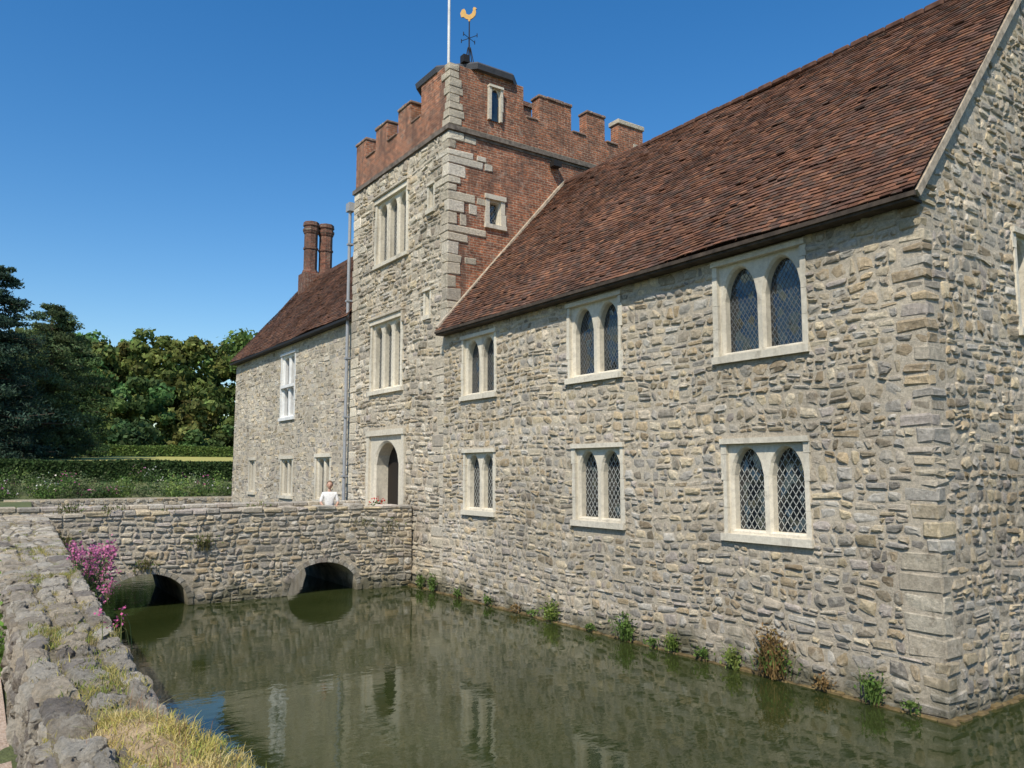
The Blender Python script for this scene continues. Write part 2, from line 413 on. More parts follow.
v.obj('verge_strip',plain('verge_mortar',(.46,.38,.28),.9,sc=9,var=(.5,1.2),bs=.4),house)
# ---- far wing
F2=FRONT(10.75); YA,YB=25.1,39.4
lw_=[(30.85,32.6,5.25,8.05),(35.7,36.7,2.15,3.8),(30.8,32.3,2.1,3.8),(26.85,28.4,2.05,3.82)]
m2=B(); s2=B(); panel(m2,F2,YA,YB,-.6,8.6,lw_,d=MD)
stones(s2,F2,YA,YB,-.05,8.55,holes=lw_,rowh=(.13,.22),w=(.2,.5),lod=1,split=.1,colfn=lambda u,v: PALW if random.random()<.6 else PALG+PAL[:2])
G2=frame((0,YB,0),(1.,0,0),(0,0,1.),(0,1.,0)); panel(m2,G2,10.75,17.05,-.6,8.5)
m2.add([G2(10.75,8.5),G2(17.05,8.5),G2(13.9,12.4)],[(0,1,2)])
panel(m2,frame((17.05,0,0),(0.,1,0),(0,0,1.),(1.,0,0)),YA,YB,-.6,8.5)
m2.obj('far_wing_mortar',M_mortar,house); s2.obj('far_wing_stones',M_stone,house)
window(house,F2,*lw_[0],n=2,arch=.15,lattice=.0,tag='far_wing_window',mat=M_white,mull=.14,jamb=.12)
for w in lw_[1:]: window(house,F2,*w,n=2,arch=.2,lattice=.11,tag='far_wing_small_window',mat=M_frame,bar=.12,came=M_came2)
b_=B(); b_.box((10.72-.05,30.95,6.6),(10.83,32.5,6.72)); b_.obj('far_window_transom',M_white,house)
sx2,sz2=3.45,4.25; L2=math.hypot(sx2,sz2); S2=(sx2/L2,0,sz2/L2); N2=(-sz2/L2,0,sx2/L2)
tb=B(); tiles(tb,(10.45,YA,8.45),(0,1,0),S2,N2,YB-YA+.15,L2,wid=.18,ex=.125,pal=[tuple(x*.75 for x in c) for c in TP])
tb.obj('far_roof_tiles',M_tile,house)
r=B(); r.add([(10.52,YA,8.40),(10.52,YB+.14,8.40),(13.9,YB+.14,12.56),(13.9,YA,12.56),(17.28,YB+.14,8.40),(17.28,YA,8.40)],[(0,1,2,3),(3,2,4,5)])
r.box((13.78,YA,12.6),(14.02,YB+.14,12.78)); r.obj('far_roof_deck',D.materials['ridge_tile'],house)
e=B(); e.box((10.42,YA,8.34),(10.5,YB+.1,8.43)); e.box((10.5,YA,8.34),(10.75,YB+.05,8.38)); e.obj('far_gutter',M_iron,house)
def prism(b,cx,cy,z0,z1,r0,r1,n=8,rot=math.pi/8,col=(1,1,1)):
    vs=[(cx+r*math.cos(rot+2*math.pi*i/n),cy+r*math.sin(rot+2*math.pi*i/n),z) for r,z in ((r0,z0),(r1,z1)) for i in range(n)]
    b.add(vs,[(i,(i+1)%n,n+(i+1)%n,n+i) for i in range(n)]+[tuple(range(n,2*n)),tuple(range(n))[::-1]],col)
c=B(); c.box((13.2,37.0,11.6),(14.8,38.0,12.95)); 
for cx in (13.62,14.4):
    prism(c,cx,37.5,12.95,13.15,.42,.36); prism(c,cx,37.5,13.15,15.0,.33,.33); prism(c,cx,37.5,15.0,15.14,.35,.40); prism(c,cx,37.5,15.14,15.26,.41,.41); prism(c,cx,37.5,15.26,15.4,.36,.36); prism(c,cx,37.5,15.4,15.6,.41,.38)
    prism(c,cx,37.5,14.2,14.3,.37,.37)
c.obj('twin_chimney_stack',M_brickd,house)
# ================================================================ TOWER
tw=empty('gatehouse_tower'); TX,TXB,TY0,TY1=10.68,18.2,18.6,25.1
FT=FRONT(TX); ST=SOUTH(TY0)
th=[(20.95,23.3,9.7,12.0),(21.2,23.5,5.6,8.0),(20.95,23.55,1.1,4.45),(19.35,19.75,10.6,11.5),(19.5,19.9,7.5,8.4)]
m=B(); s=B()
panel(m,FT,TY0,TY1,-.6,12.8,th,d=MD)
tq=[];qb=B(); z=0.; i=0
while z<12.7:
    h=R(.18,.38); h=min(h,12.75-z); la=R(.3,.85) if random.random()<.5 else R(.15,.4); lb=(R(.2,.5),R(.55,1.25))[random.random()<.45]
    k=R(.8,1.2); c=tuple(x*k for x in random.choice(PALW[:5]))
    if z>7.1: 
        qb.cbox((TX-.04,TY0-.03,z+.008),(TX+lb,TY0+la,z+h-.008),.022,c,.012,.012)
        if random.random()<.4:
            x0=TX+lb+R(.0,.2); qb.cbox((x0,TY0-.02,z+.02),(x0+R(.2,.5),TY0+.1,z+h-.02),.018,tuple(x*.9 for x in c),.012,.01)
    else: qb.cbox((TX-.04,TY0+.01,z+.008),(TX+.2,TY0+la,z+h-.008),.02,c,.01,.01)
    tq.append((TY0-.1,TY0+la+.01,z,z+h)); 
    la2=R(.2,.6); qb.cbox((TX-.04,TY1-la2,z+.008),(TX+.3,TY1+.03,z+h-.008),.02,c,.012,.01); tq.append((TY1-la2-.01,TY1+.1,z,z+h))
    z+=h;i+=1
qb.obj('tower_quoins',M_stone,tw)
stones(s,FT,TY0,TY1,-.05,12.75,holes=th+tq,rowh=(.11,.27),w=(.14,.48),h=(.026,.07),split=.3,colfn=lambda u,v: PALW if random.random()<.78 else PALG+PAL[:3])
m.obj('tower_front_mortar',M_mortar,tw); s.obj('tower_front_stones',M_stone,tw)
bs_=B(); sw=(11.9,12.56,10.15,11.15); panel(bs_,ST,TX,TXB,-.6,12.8,[sw])
panel(bs_,frame((0,TY1,0),(1.,0,0),(0,0,1.),(0,1.,0)),TX,TXB,-.6,12.8); panel(bs_,frame((TXB,0,0),(0.,1,0),(0,0,1.),(1.,0,0)),TY0,TY1,-.6,12.8)
def pbox(x0,x1,y0,y1,z0,z1): bs_.box((x0,y0,z0),(x1,y1,z1))
T=.38; z0=12.9; zc=13.85; zm=14.62
pbox(TX,TXB,TY0,TY0+T,z0,zc); pbox(TX,TXB,TY1-T,TY1,z0,zc); pbox(TX,TX+T,TY0+T,TY1-T,z0,zc); pbox(TXB-T,TXB,TY0+T,TY1-T,z0,zc)
cap=B()
def mer(x0,x1,y0,y1,zt=zm):
    pbox(x0,x1,y0,y1,zc,zt-.1)
    if x1-x0>y1-y0:
        x=x0-.04
        while x<x1: e_=min(x+R(.25,.4),x1+.04); cap.cbox((x+.003,y0-.04,zt-.1),(e_-.003,y1+.04,zt+R(-.01,.01)),.02,(1,1,1)); x=e_
    else:
        x=y0-.04
        while x<y1: e_=min(x+R(.25,.4),y1+.04); cap.cbox((x0-.04,x+.003,zt-.1),(x1+.04,e_-.003,zt+R(-.01,.01)),.02,(1,1,1)); x=e_
for a,b2 in ((24.3,25.1),(22.65,23.5),(21.0,21.85)): mer(TX,TX+T,a,b2)
for a,b2 in ((13.85,15.1),(15.75,16.5),(17.1,18.2)): mer(a,b2,TY0,TY0+T,14.72)
for a,b2 in ((12,13),(14,15),(16,17)): mer(a,b2,TY1-T,TY1)
for a,b2 in ((20,21),(22,23),(24.2,25.1)): mer(TXB-T,TXB,a,b2)
for a,b2 in ((21.85,22.65),(23.5,24.3),(20.3,21.0)): cap.cbox((TX-.04,a+.05,zc-.02),(TX+T+.04,b2-.05,zc+.05),.02)
for a,b2 in ((13.3,13.85),(15.1,15.75),(16.5,17.1)): cap.cbox((a+.05,TY0-.04,zc-.02),(b2-.05,TY0+T+.04,zc+.05),.02)
tc=[(TX-.002,TY0-.002),(13.25,TY0-.002),(13.45,19.3),(13.3,20.7),(12.5,21.4),(11.6,21.35),(TX-.002,20.3)]
n=len(tc); vs=[(x,y,12.95) for x,y in tc]+[(x,y,14.78) for x,y in tc]
bs_.add(vs,[(k,(k+1)%n,n+(k+1)%n,n+k) for k in range(n)]+[tuple(range(n,2*n))])
bs_.obj('brickwork',M_brick,tw)
cap.obj('merlon_caps',stone_mat('cap_brick',(.24,.16,.12),.5,12,wet=False),tw)
tq2=B(); z=12.95;i=0
while z<14.7:
    h=.23; l=R(.2,.5); l2=R(.15,.45); tq2.cbox((TX-.03,TY0-.03,z+.005),(TX+l,TY0+l2,z+h-.005),.015,(1,1,1),.012,.01); 
    z+=h;i+=1
z=12.95; i=0
while z<13.8:
    tq2.cbox((TXB-(.7,.45)[i%2],TY0-.03,z+.005),(TXB+.03,TY0+.4,z+.27),.01); z+=.28;i+=1
tq2.cbox((17.06,TY0-.05,14.62),(18.25,TY0+.45,14.78),.02)
tq2.obj('parapet_quoins',M_ash,tw)
sc_=B(); o=.09
sc_.box((TX-o,TY0-o,12.78),(TXB+o,TY0+.2,12.92)); sc_.box((TX-o,TY0+.2,12.78),(TX+.2,TY1+o,12.921)); sc_.box((TX-o+.06,TY0-o+.06,12.70),(TXB,TY0+.2,12.78)); sc_.box((TX-o+.06,TY0+.2,12.701),(TX+.2,TY1,12.779))
sc_.obj('string_course',plain('weathered_string_stone',(.15,.125,.10),.9,sc=8,var=(.5,1.5)),tw)
rf=B(); rf.box((TX+T,TY0+T,12.9),(TXB-T,TY1-T,13.1))
cc=(12.14,19.95); n=8
prism(rf,*cc,14.78,14.93,1.62,1.66); prism(rf,*cc,14.93,15.0,1.66,1.6); prism(rf,*cc,15.0,15.45,1.5,.35); prism(rf,*cc,15.45,15.85,.12,.05)
rf.obj('lead_roof',M_lead,tw)
c=B(); c.box((14.0,20.6,13.1),(15.0,21.5,15.35)); c.box((13.93,20.53,15.35),(15.07,21.57,15.5)); prism(c,14.5,21.05,15.5,15.8,.3,.27,10); c.obj('roof_chimney',M_brickd,tw)
fl=B(); fl.box((14.2,18.33,12.45),(14.5,18.55,12.62)); fl.box((14.3,18.45,12.6),(14.4,18.6,12.7)); fl.box((11.15,18.62,14.98),(11.35,18.82,15.2)); fl.obj('floodlight',M_iron,tw)
window(tw,FT,*th[0],n=3,lattice=.1,arch=.5,tag='tower_upper_window',bar=.13,out=.07,mull=.12)
window(tw,FT,*th[1],n=3,lattice=.1,arch=.5,tag='tower_lower_window',bar=.13,out=.07,mull=.12)
window(tw,FT,*th[2],n=1,lattice=0,arch=.42,tag='entrance_door',bar=.16,out=.1,glassd=-.42,door=True,jamb=.28,head=.16,sill=False)
window(tw,FT,*th[3],n=1,lattice=.1,tag='slit_window',bar=.06,jamb=.02,glassd=-.08); window(tw,FT,*th[4],n=1,lattice=.1,tag='slit_window',bar=.06,jamb=.02,glassd=-.08)
window(tw,ST,*sw,n=1,lattice=.09,arch=.1,tag='tower_side_window',bar=.13,jamb=.03,out=.03)
window(tw,SOUTH(TY0-.004),11.98,12.42,13.4,14.45,n=1,lattice=0,arch=1.0,tag='turret_lancet',bar=.06,jamb=.01,out=.10,glassd=.008,sill=False,head=.02)
hd=B()
for (a,c_,zz) in ((20.85,23.4,12.02),(21.1,23.6,8.02)):
    hd.cbox((TX-.16,a,zz),(TX,c_,zz+.1),.02); hd.cbox((TX-.14,a,zz-.35),(TX,a+.09,zz),.02); hd.cbox((TX-.14,c_-.09,zz-.35),(TX,c_,zz),.02)
hd.obj('hood_moulds',M_ash,tw)
def tube(b,p,q,r,n=8,r2=None):
    p=Vector(p);q=Vector(q);d=(q-p).normalized(); a=d.orthogonal().normalized(); c=d.cross(a); r2=r if r2 is None else r2
    vs=[tuple(P0+(a*math.cos(t)+c*math.sin(t))*rr) for P0,rr in ((p,r),(q,r2)) for t in [2*math.pi*i/n for i in range(n)]]
    b.add(vs,[(i,(i+1)%n,n+(i+1)%n,n+i) for i in range(n)]+[tuple(range(n))[::-1],tuple(range(n,2*n))])
dp=B(); tube(dp,(10.55,25.25,1.2),(10.55,25.25,12.2),.055,10); dp.box((10.45,25.1,12.2),(10.67,25.4,12.5))
for z in (3,5,7,9,11): dp.box((10.48,25.17,z),(10.68,25.33,z+.06))
dp.obj('downpipe',M_pipe,tw)
fp=B(); tube(fp,(12.7,22.2,13.1),(12.7,22.2,21.5),.055,10,.04); prism(fp,12.7,22.2,21.5,21.6,.08,.02); fp.obj('flagpole',M_white)
wv=empty('weather_vane'); w=B(); X,Y=cc
tube(w,(X,Y,15.8),(X,Y,17.2),.028,8,.018)
for t in range(4):
    a=t*math.pi/2+.4; dx,dy=math.cos(a),math.sin(a)
    tube(w,(X+.22*dx,Y+.22*dy,15.55),(X+.05*dx,Y+.05*dy,16.3),.015,6)
    tube(w,(X,Y,16.62),(X+.3*dx,Y+.3*dy,16.62),.011,6)
    tube(w,(X+.3*dx,Y+.3*dy,16.56),(X+.3*dx,Y+.3*dy,16.68),.014,6)
w.obj('post_and_arms',M_iron,wv)
ck=[(-.32,.05),(-.36,.22),(-.30,.36),(-.20,.40),(-.14,.30),(-.12,.18),(.0,.12),(.10,.18),(.15,.30),(.14,.38),(.18,.44),(.24,.42),(.30,.35),(.25,.33),(.27,.22),(.24,.08),(.14,-.02),(.05,-.06),(.03,-.14),(-.03,-.14),(-.04,-.06),(-.14,-.02),(-.22,.06)]
w=B(); ca,sa=math.cos(-.75),math.sin(-.75); n=len(ck)
vs=[(X+.8*u*ca-s_*sa,Y+.8*u*sa+s_*ca,17.28+.8*v_) for s_ in (-.02,.02) for u,v_ in ck]
w.add(vs,[tuple(range(n)),tuple(range(n,2*n))[::-1]]+[(k,(k+1)%n,n+(k+1)%n,n+k) for k in range(n)]); w.obj('cockerel',M_gold,wv)
# ================================================================ BRIDGE
br=empty('stone_bridge'); BY,BY2=20.4,24.3; BT=2.24
ARC=[(2.72,4.62),(7.04,8.97)]
def az(x):
    for a,c in ARC:
        if a<x<c:
            t=(x-(a+c)/2)/((c-a)/2); return .80*math.sqrt(max(0,1-t*t))**.9
    return -.6
m=B(); s=B()
xs=[-.2]+[a+(c-a)*k/16 for a,c in ARC for k in range(17)]+[10.6]
for yy in (BY-.014,BY2):
    for a,c in zip(xs,xs[1:]):
        mid=(a+c)/2; inn=any(p<mid<q for p,q in ARC)
        b0,b1=(max(0,az(a)),max(0,az(c))) if inn else (-.6,-.6)
        m.add([(a,yy,b0),(c,yy,b1),(c,yy,BT-.02),(a,yy,BT-.02)],[(0,1,2,3)])
for a,c in ARC:
    P0=[(a+(c-a)*k/16) for k in range(17)]
    for p,q in zip(P0,P0[1:]): m.add([(p,BY-.014,max(0,az(p))),(q,BY-.014,max(0,az(q))),(q,BY2,max(0,az(q))),(p,BY2,max(0,az(p)))],[(0,1,2,3)])
    for x in (a,c): m.add([(x,BY,-.6),(x,BY2,-.6),(x,BY2,.02),(x,BY,.02)],[(0,1,2,3)])
m.box((-.2,BY+.4,1.05),(10.6,BY2-.4,1.2))
for ya in (BY+.4,BY2-.4): m.add([(-.2,ya,1),(10.6,ya,1),(10.6,ya,BT-.02),(-.2,ya,BT-.02)],[(0,1,2,3)])
for ya,yb in ((BY,BY+.4),(BY2-.4,BY2)): m.add([(-.2,ya,BT-.02),(10.6,ya,BT-.02),(10.6,yb,BT-.02),(-.2,yb,BT-.02)],[(0,1,2,3)])
SB=SOUTH(BY)
def kb(a,c,e,g):
    for p,q in ARC:
        for x in (a,c,(a+c)/2):
            t=(x-(p+q)/2)/((q-p)/2+.1)
            if abs(t)<1 and e<.90*math.sqrt(1-t*t): return False
    return True
cfb=lambda u,v: PALG if random.random()<.6 else PAL
stones(s,SB,-.2,10.6,-.05,BT-.1,colfn=cfb,keep=kb,rowh=(.10,.19),w=(.12,.34),h=(.024,.055))
for a,c in ARC:
    n=19
    for k in range(n):
        t0,t1=math.pi*k/n+.01,math.pi*(k+1)/n-.01; r=(c-a)/2; cx=(a+c)/2; ro=R(.09,.16)
        pts=[(cx-math.cos(t0)*r,.8*math.sin(t0)**.9 if math.sin(t0)>0 else 0),(cx-math.cos(t1)*r,.8*max(0,math.sin(t1))**.9),(cx-math.cos(t1)*(r+ro),(.8+ro)*max(0,math.sin(t1))**.9),(cx-math.cos(t0)*(r+ro),(.8+ro)*math.sin(t0)**.9)]
        kk=R(.65,1.0); col=tuple(x*kk for x in random.choice(PALG)); dd=R(.03,.05)
        s.add([SB(u,v_,0) for u,v_ in pts]+[SB(u,v_,dd) for u,v_ in pts],[(4,5,6,7),(0,1,5,4),(1,2,6,5),(2,3,7,6),(3,0,4,7)],col)
x=-.2
while x<10.55:
    w_=R(.2,.6); w_=min(w_,10.58-x); k=R(.7,1.15); col=tuple(q*k for q in random.choice(PALG+PAL[:3]))
    s.cbox((x+.008,BY-.05,BT-.1),(x+w_-.008,BY+.43,BT+R(-.02,.06)),.03,col,.012,.014); x+=w_
x=-.2
while x<10.5:
    w_=R(.3,.6); w_=min(w_,10.58-x); s.cbox((x+.008,BY2-.43,BT-.1),(x+w_-.008,BY2+.05,BT+R(0,.04)),.025,random.choice(PALG),.012); x+=w_
stones(s,frame((0,BY2-.4,0),(1.,0,0),(0,0,1.),(0,-1.,0)),-.2,10.5,1.2,BT-.1,colfn=cfb,lod=1)
m.obj('bridge_core',M_mortar,br); s.obj('bridge_stones',M_stone,br)
# ================================================================ LEFT MOAT WALL
lwall=empty('moat_wall'); WT=2.2
XL=lambda y: .30+.008*y
WW=lambda y: .25+.04*max(y,-2)
m=B(); s=B(); sn=B()
Pt=lambda u,v,d=0:(XL(u)+v/.5*WW(u),u,WT+d)
Pl=lambda u,v,d=0:(XL(u)-d,u,v)
Pr=lambda u,v,d=0:(XL(u)+WW(u)+d,u,v)
panel(m,Pt,-8,20.38,0,.5,seg=12,d=.006); panel(m,Pl,-8,20.38,1,WT+.006,seg=12); panel(m,Pr,-8,20.38,-.6,WT+.006,seg=12)
panel(m,Pr,20.38,41,-.6,1.72,seg=8)
PALT=[(.62,.56,.45),(.54,.48,.38),(.67,.60,.48),(.48,.41,.31),(.58,.49,.36),(.40,.35,.29)]
kw=dict(rowh=(.12,.25),w=(.15,.42),pal=PALT,wav=.03,gap=.011,split=.3)
stones(sn,Pt,1.0,9.5,-.02,.53,h=(.018,.05),**kw); stones(s,Pt,9.5,20.36,-.02,.53,h=(.015,.05),**kw)
stones(sn,Pl,1,9.5,1.5,WT+.015,pal=PALT,h=(.02,.05)); stones(s,Pl,9.5,20.3,1.5,WT+.02,pal=PALT)
stones(s,Pr,-2,20.3,-.05,WT+.02,colfn=cfb)
M_lw=stone_mat('lichened_wall_stone',None,1.0,24,(.55,1.35),lichen=.75,wet=False,streak=0,dark=.75)
m.obj('wall_core',stone_mat('wall_core_earth',(.33,.28,.19),.9,22,(.4,1.4),wet=False),lwall)
s.obj('wall_stones',M_lw,lwall)
o=sn.obj('near_wall_stones',M_lw,lwall,True)
md=o.modifiers.new('sub','SUBSURF'); md.subdivision_type='SIMPLE'; md.levels=md.render_levels=3
for nm,sc,stg in (('rock_coarse',.08,.035),('rock_fine',.02,.014)):
    tx=D.textures.new(nm,'CLOUDS'); tx.noise_scale=sc; tx.noise_depth=5
    md=o.modifiers.new(nm,'DISPLACE'); md.texture=tx; md.strength=stg; md.mid_level=.5; md.texture_coords='GLOBAL'
nb=B(); NB=frame((0,41,0),(1.,0,0),(0,0,1.),(0,-1.,0)); panel(nb,NB,1.5,30,-.6,1.95); 
s=B(); stones(s,NB,1.5,12,-.05,1.9,colfn=cfb,lod=1); rw=empty('garden_retaining_wall'); nb.obj('core',M_mortar,rw); s.obj('stones',M_stone,rw)
e=B()
for k in range(66):
    y=Y0-.15+k*.2273; e.cbox((10.6-.08-R(0,.05),y,-.1),(10.62,y+.235,.01+R(0,.04)),.02)
for k in range(36):
    x=10.5+k*.23; e.cbox((x,Y0-.08-R(0,.05),-.1),(x+.235,Y0+.02,.01+R(0,.04)),.02)
e.obj('waterline_ledge',M_earth,house)
# ================================================================ GROUND / WATER
def gh(x,y):
    b=1.72
    if y>38: 
        t=min(1,(y-41)/22) if y>41 else 0; b=1.85+2.15*t*t*(3-2*t)
        if y>63: b=4.0+min(6,(y-63)*.012)
    return b+.03*math.sin(x*1.7+y)*math.sin(y*1.3)
def patch(b,xsf,ys):
    rows=[[ (x,y,gh(x,y)) for x in xsf(y)] for y in ys]; n=len(rows[0]); vs=[p for r in rows for p in r]
    b.add(vs,[(i*n+j,i*n+j+1,(i+1)*n+j+1,(i+1)*n+j) for i in range(len(rows)-1) for j in range(n-1)])
g=B(); 
def edge(y):
    y=max(-30,min(41,y)); return XL(y)+(.1 if y<20.4 else WW(y))
dist=[1500,600,250,120,70,45,30,22,16,12,9,7,5.5,4.5,3.5,2.8,2.2,1.7,1.2,.8,.4,0]
patch(g,lambda y:[edge(y)-d for d in dist],[-1500,-500,-200,-100,-60,-40,-30]+list(range(-28,20,2))+[20,20.39,20.41]+list(range(22,41,2))+[41])
patch(g,lambda y:[-1500,-600,-250,-120,-60,-40]+list(range(-30,42,3))+[50,60,80,120,250,600,1500],list(range(41,64,2))+[64,70,80,95,120,200,400,900,1600])
patch(g,lambda y:[30,45,80,200,600,1500],[-1500,-500,-200,-60,-30,0,20,41])
patch(g,lambda y:[edge(-30),10,20,30],[-1500,-500,-200,-60,-30])
t=NT('grass_ground'); c=t.mix(t.rng(t.noise(.5,5),.35,.65,0,1),(.075,.10,.03),(.13,.135,.05)); c=t.val(t.rng(t.noise(18,6,.8),.3,.7,.6,1.4),c); t.l(c,t.b.inputs['Base Color']); t.b.inputs['Roughness'].default_value=.95; t.bump(t.noise(25,6),.8,.05)
g.obj('ground',t.m)
t=NT('gravel'); c=t.mix(t.rng(t.noise(60,3),.35,.65,0,1),(.40,.28,.20),(.58,.46,.36)); c=t.val(t.rng(t.noise(3,4),.3,.7,.8,1.15),c); t.l(c,t.b.inputs['Base Color']); t.b.inputs['Roughness'].default_value=.95; t.bump(t.noise(90,4),.9,.02)
g=B()
ys=list(np.arange(-6,30,1.0))
rows=[[(XL(y)-d,y,gh(XL(y)-d,y)+.02) for d in (2.4,1.7,1.2,.8,.4,.05)] for y in ys]; n=6
g.add([p for r_ in rows for p in r_],[(i*n+j,i*n+j+1,(i+1)*n+j+1,(i+1)*n+j) for i in range(len(rows)-1) for j in range(n-1)]); g.obj('gravel_path',t.m)
t=NT('moat_water'); t.b.inputs['Roughness'].default_value=.02; t.b.inputs['IOR'].default_value=1.42; t.b.inputs['Specular IOR Level'].default_value=.5
t.b.inputs['Specular Tint'].default_value=(.92,1,.80,1)
c=t.mix(t.rng(t.noise(.35,4),.35,.65,0,1),(.022,.030,.008),(.034,.043,.013)); t.l(c,t.b.inputs['Base Color'])
t.bump(t.noise(2.4,4,.5,t.stretched((1,1.6,1))),.075,.05)
g=B(); g.add([(-.9,-30,0),(31,-30,0),(31,41.2,0),(-.9,41.2,0)],[(0,1,2,3)]); g.obj('water',t.m)
g=B(); g.add([(-1.6,-31,-.62),(31,-31,-.62),(31,42,-.62),(-1.6,42,-.62)],[(0,1,2,3)]); g.obj('moat_bed',M_earth)
# ================================================================ VEGETATION
class Qd:
    def __init__(s): s.V=[];s.C=[]
    def add(s,V,C): s.V.append(np.asarray(V,dtype=np.float32).reshape(-1,4,3)); s.C.append(np.asarray(C,dtype=np.float32).reshape(-1,3))
    def obj(s,name,mat=None,parent=None):
        V=np.concatenate(s.V); C=np.concatenate(s.C); n=len(V); me=D.meshes.new(name)
        me.vertices.add(n*4); me.loops.add(n*4); me.polygons.add(n)
        me.vertices.foreach_set('co',V.ravel()); me.loops.foreach_set('vertex_index',np.arange(n*4,dtype=np.int32)); me.polygons.foreach_set('loop_start',np.arange(0,n*4,4,dtype=np.int32))
        me.update(calc_edges=True)
        at=me.attributes.new('Col','FLOAT_COLOR','POINT'); c4=np.ones((n,4,4),dtype=np.float32); c4[:,:,:3]=C[:,None,:]; at.data.foreach_set('color',c4.ravel())
        me.materials.append(mat or M_leaf); return link(D.objects.new(name,me),parent)
def unit(n):
    a=rng.normal(size=(n,3)); return a/np.linalg.norm(a,axis=1,keepdims=True)
def leaves(q,P,size,col,nrm=None,nb=.6,cv=.3,asp=.6):
    n=len(P); N=unit(n)*nb+(nrm if nrm is not None else 0); N/=np.linalg.norm(N,axis=1,keepdims=True)+1e-6
    A=np.cross(N,unit(n)); A/=np.linalg.norm(A,axis=1,keepdims=True)+1e-6; Bv=np.cross(N,A)
    s=size*rng.uniform(.6,1.3,(n,1)); A=A*s;Bv=Bv*s*asp
    V=np.stack([P-A,P-Bv,P+A,P+Bv],1)
    C=np.array(col)*rng.uniform(1-cv,1+cv,(n,1))*rng.uniform(.92,1.08,(n,3)); q.add(V,C)
def blob(q,c,r,n,size,col,**k):
    d=unit(n); ph=rng.uniform(0,6,3); bumpy=1+.22*np.sin(d[:,:1]*4+ph[0])*np.sin(d[:,1:2]*4+ph[1])+.18*np.sin(d[:,2:]*6+ph[2]+d[:,:1]*3)
    rad=rng.uniform(.35,1.1,(n,1))**.6*bumpy; P=np.array(c)+d*np.array(r)*rad; leaves(q,P,size,col,nrm=d,**k)
def blades(q,c,n,h,spread,col,w=.007,lean=.5,cv=.3,flat=None):
    c=np.array(c); base=c+rng.normal(size=(n,3))*np.array(spread)
    a=rng.uniform(0,2*math.pi,n); hh=h*rng.uniform(.4,1.15,(n,1)); ln=lean*rng.uniform(.1,1,(n,1))*hh
    d=np.stack([np.cos(a),np.sin(a),np.zeros(n)],1); up=np.array([0,0,1.])
    mid=base+up*hh*.6+d*ln*.35; top=base+up*hh*rng.uniform(.8,1,(n,1))+d*ln
    b=rng.uniform(0,2*math.pi,n); ww=np.stack([np.cos(b),np.sin(b),np.zeros(n)],1)*w
    C=np.array(col)*rng.uniform(1-cv,1+cv,(n,1))
    q.add(np.stack([base-ww,base+ww,mid+ww*.7,mid-ww*.7],1),C); q.add(np.stack([mid-ww*.7,mid+ww*.7,top+ww*.1,top-ww*.1],1),C)
    return top
q=Qd()
def dtree(x,y,zb,zt,rad,nb_,nl_,ls,base):
    H=zt-zb
    for k in range(nb_):
        f=rng.uniform(.08,1); rr=rad*math.sqrt(max(.05,1-(abs(f-.5)/.56)**2.2)); a=rng.uniform(0,6.28); r_=rr*rng.uniform(.35,.95)
        br_=rad*rng.uniform(.16,.36); z=zb+H*f*.95
        z=min(z,zt-br_*.6)
        kcol=rng.uniform(.55,1.4); c=[base[0]*kcol*rng.uniform(.85,1.2),base[1]*kcol,base[2]*kcol]
        blob(q,(x+r_*math.cos(a),y+r_*math.sin(a),z),(br_,br_,br_*.75),nl_,ls,c,nb=.8)
cols=[(.12,.175,.045),(.155,.20,.055),(.08,.13,.04),(.10,.175,.055),(.18,.20,.06),(.07,.12,.045)]
for k in range(34):
    x=-42+k*2.6+rng.uniform(-.8,.8); y=103-(x*.35)+rng.uniform(-5,5)
    zt=18.4+rng.uniform(-1.4,1.0)+(1.3 if x>22 else 0)
    dtree(x,y,3,zt,rng.uniform(3.8,5.0),60,110,.34,cols[int(rng.integers(6))])
for k in range(16):
    x=-38+k*4.9+rng.uniform(-2,2); dtree(x,86+rng.uniform(-3,3),3,rng.uniform(9,13),3.6,32,110,.32,cols[int(rng.integers(6))])
for k in range(18):
    x=-40+k*4.8; dtree(x,80+rng.uniform(-2,2),3.2,rng.uniform(6.2,8.2),3.0,16,100,.3,cols[int(rng.integers(6))])
q.obj('distant_trees')
q=Qd()
for k in range(26):
    a=math.radians(150+k*6.0); rr=rng.uniform(46,56); x,y=rr*math.cos(a),rr*math.sin(a)+8
    dtree(x,y,1.7,rng.uniform(7,11),5.5,16,90,.55,cols[int(rng.integers(5))])
q.obj('distant_trees.001')
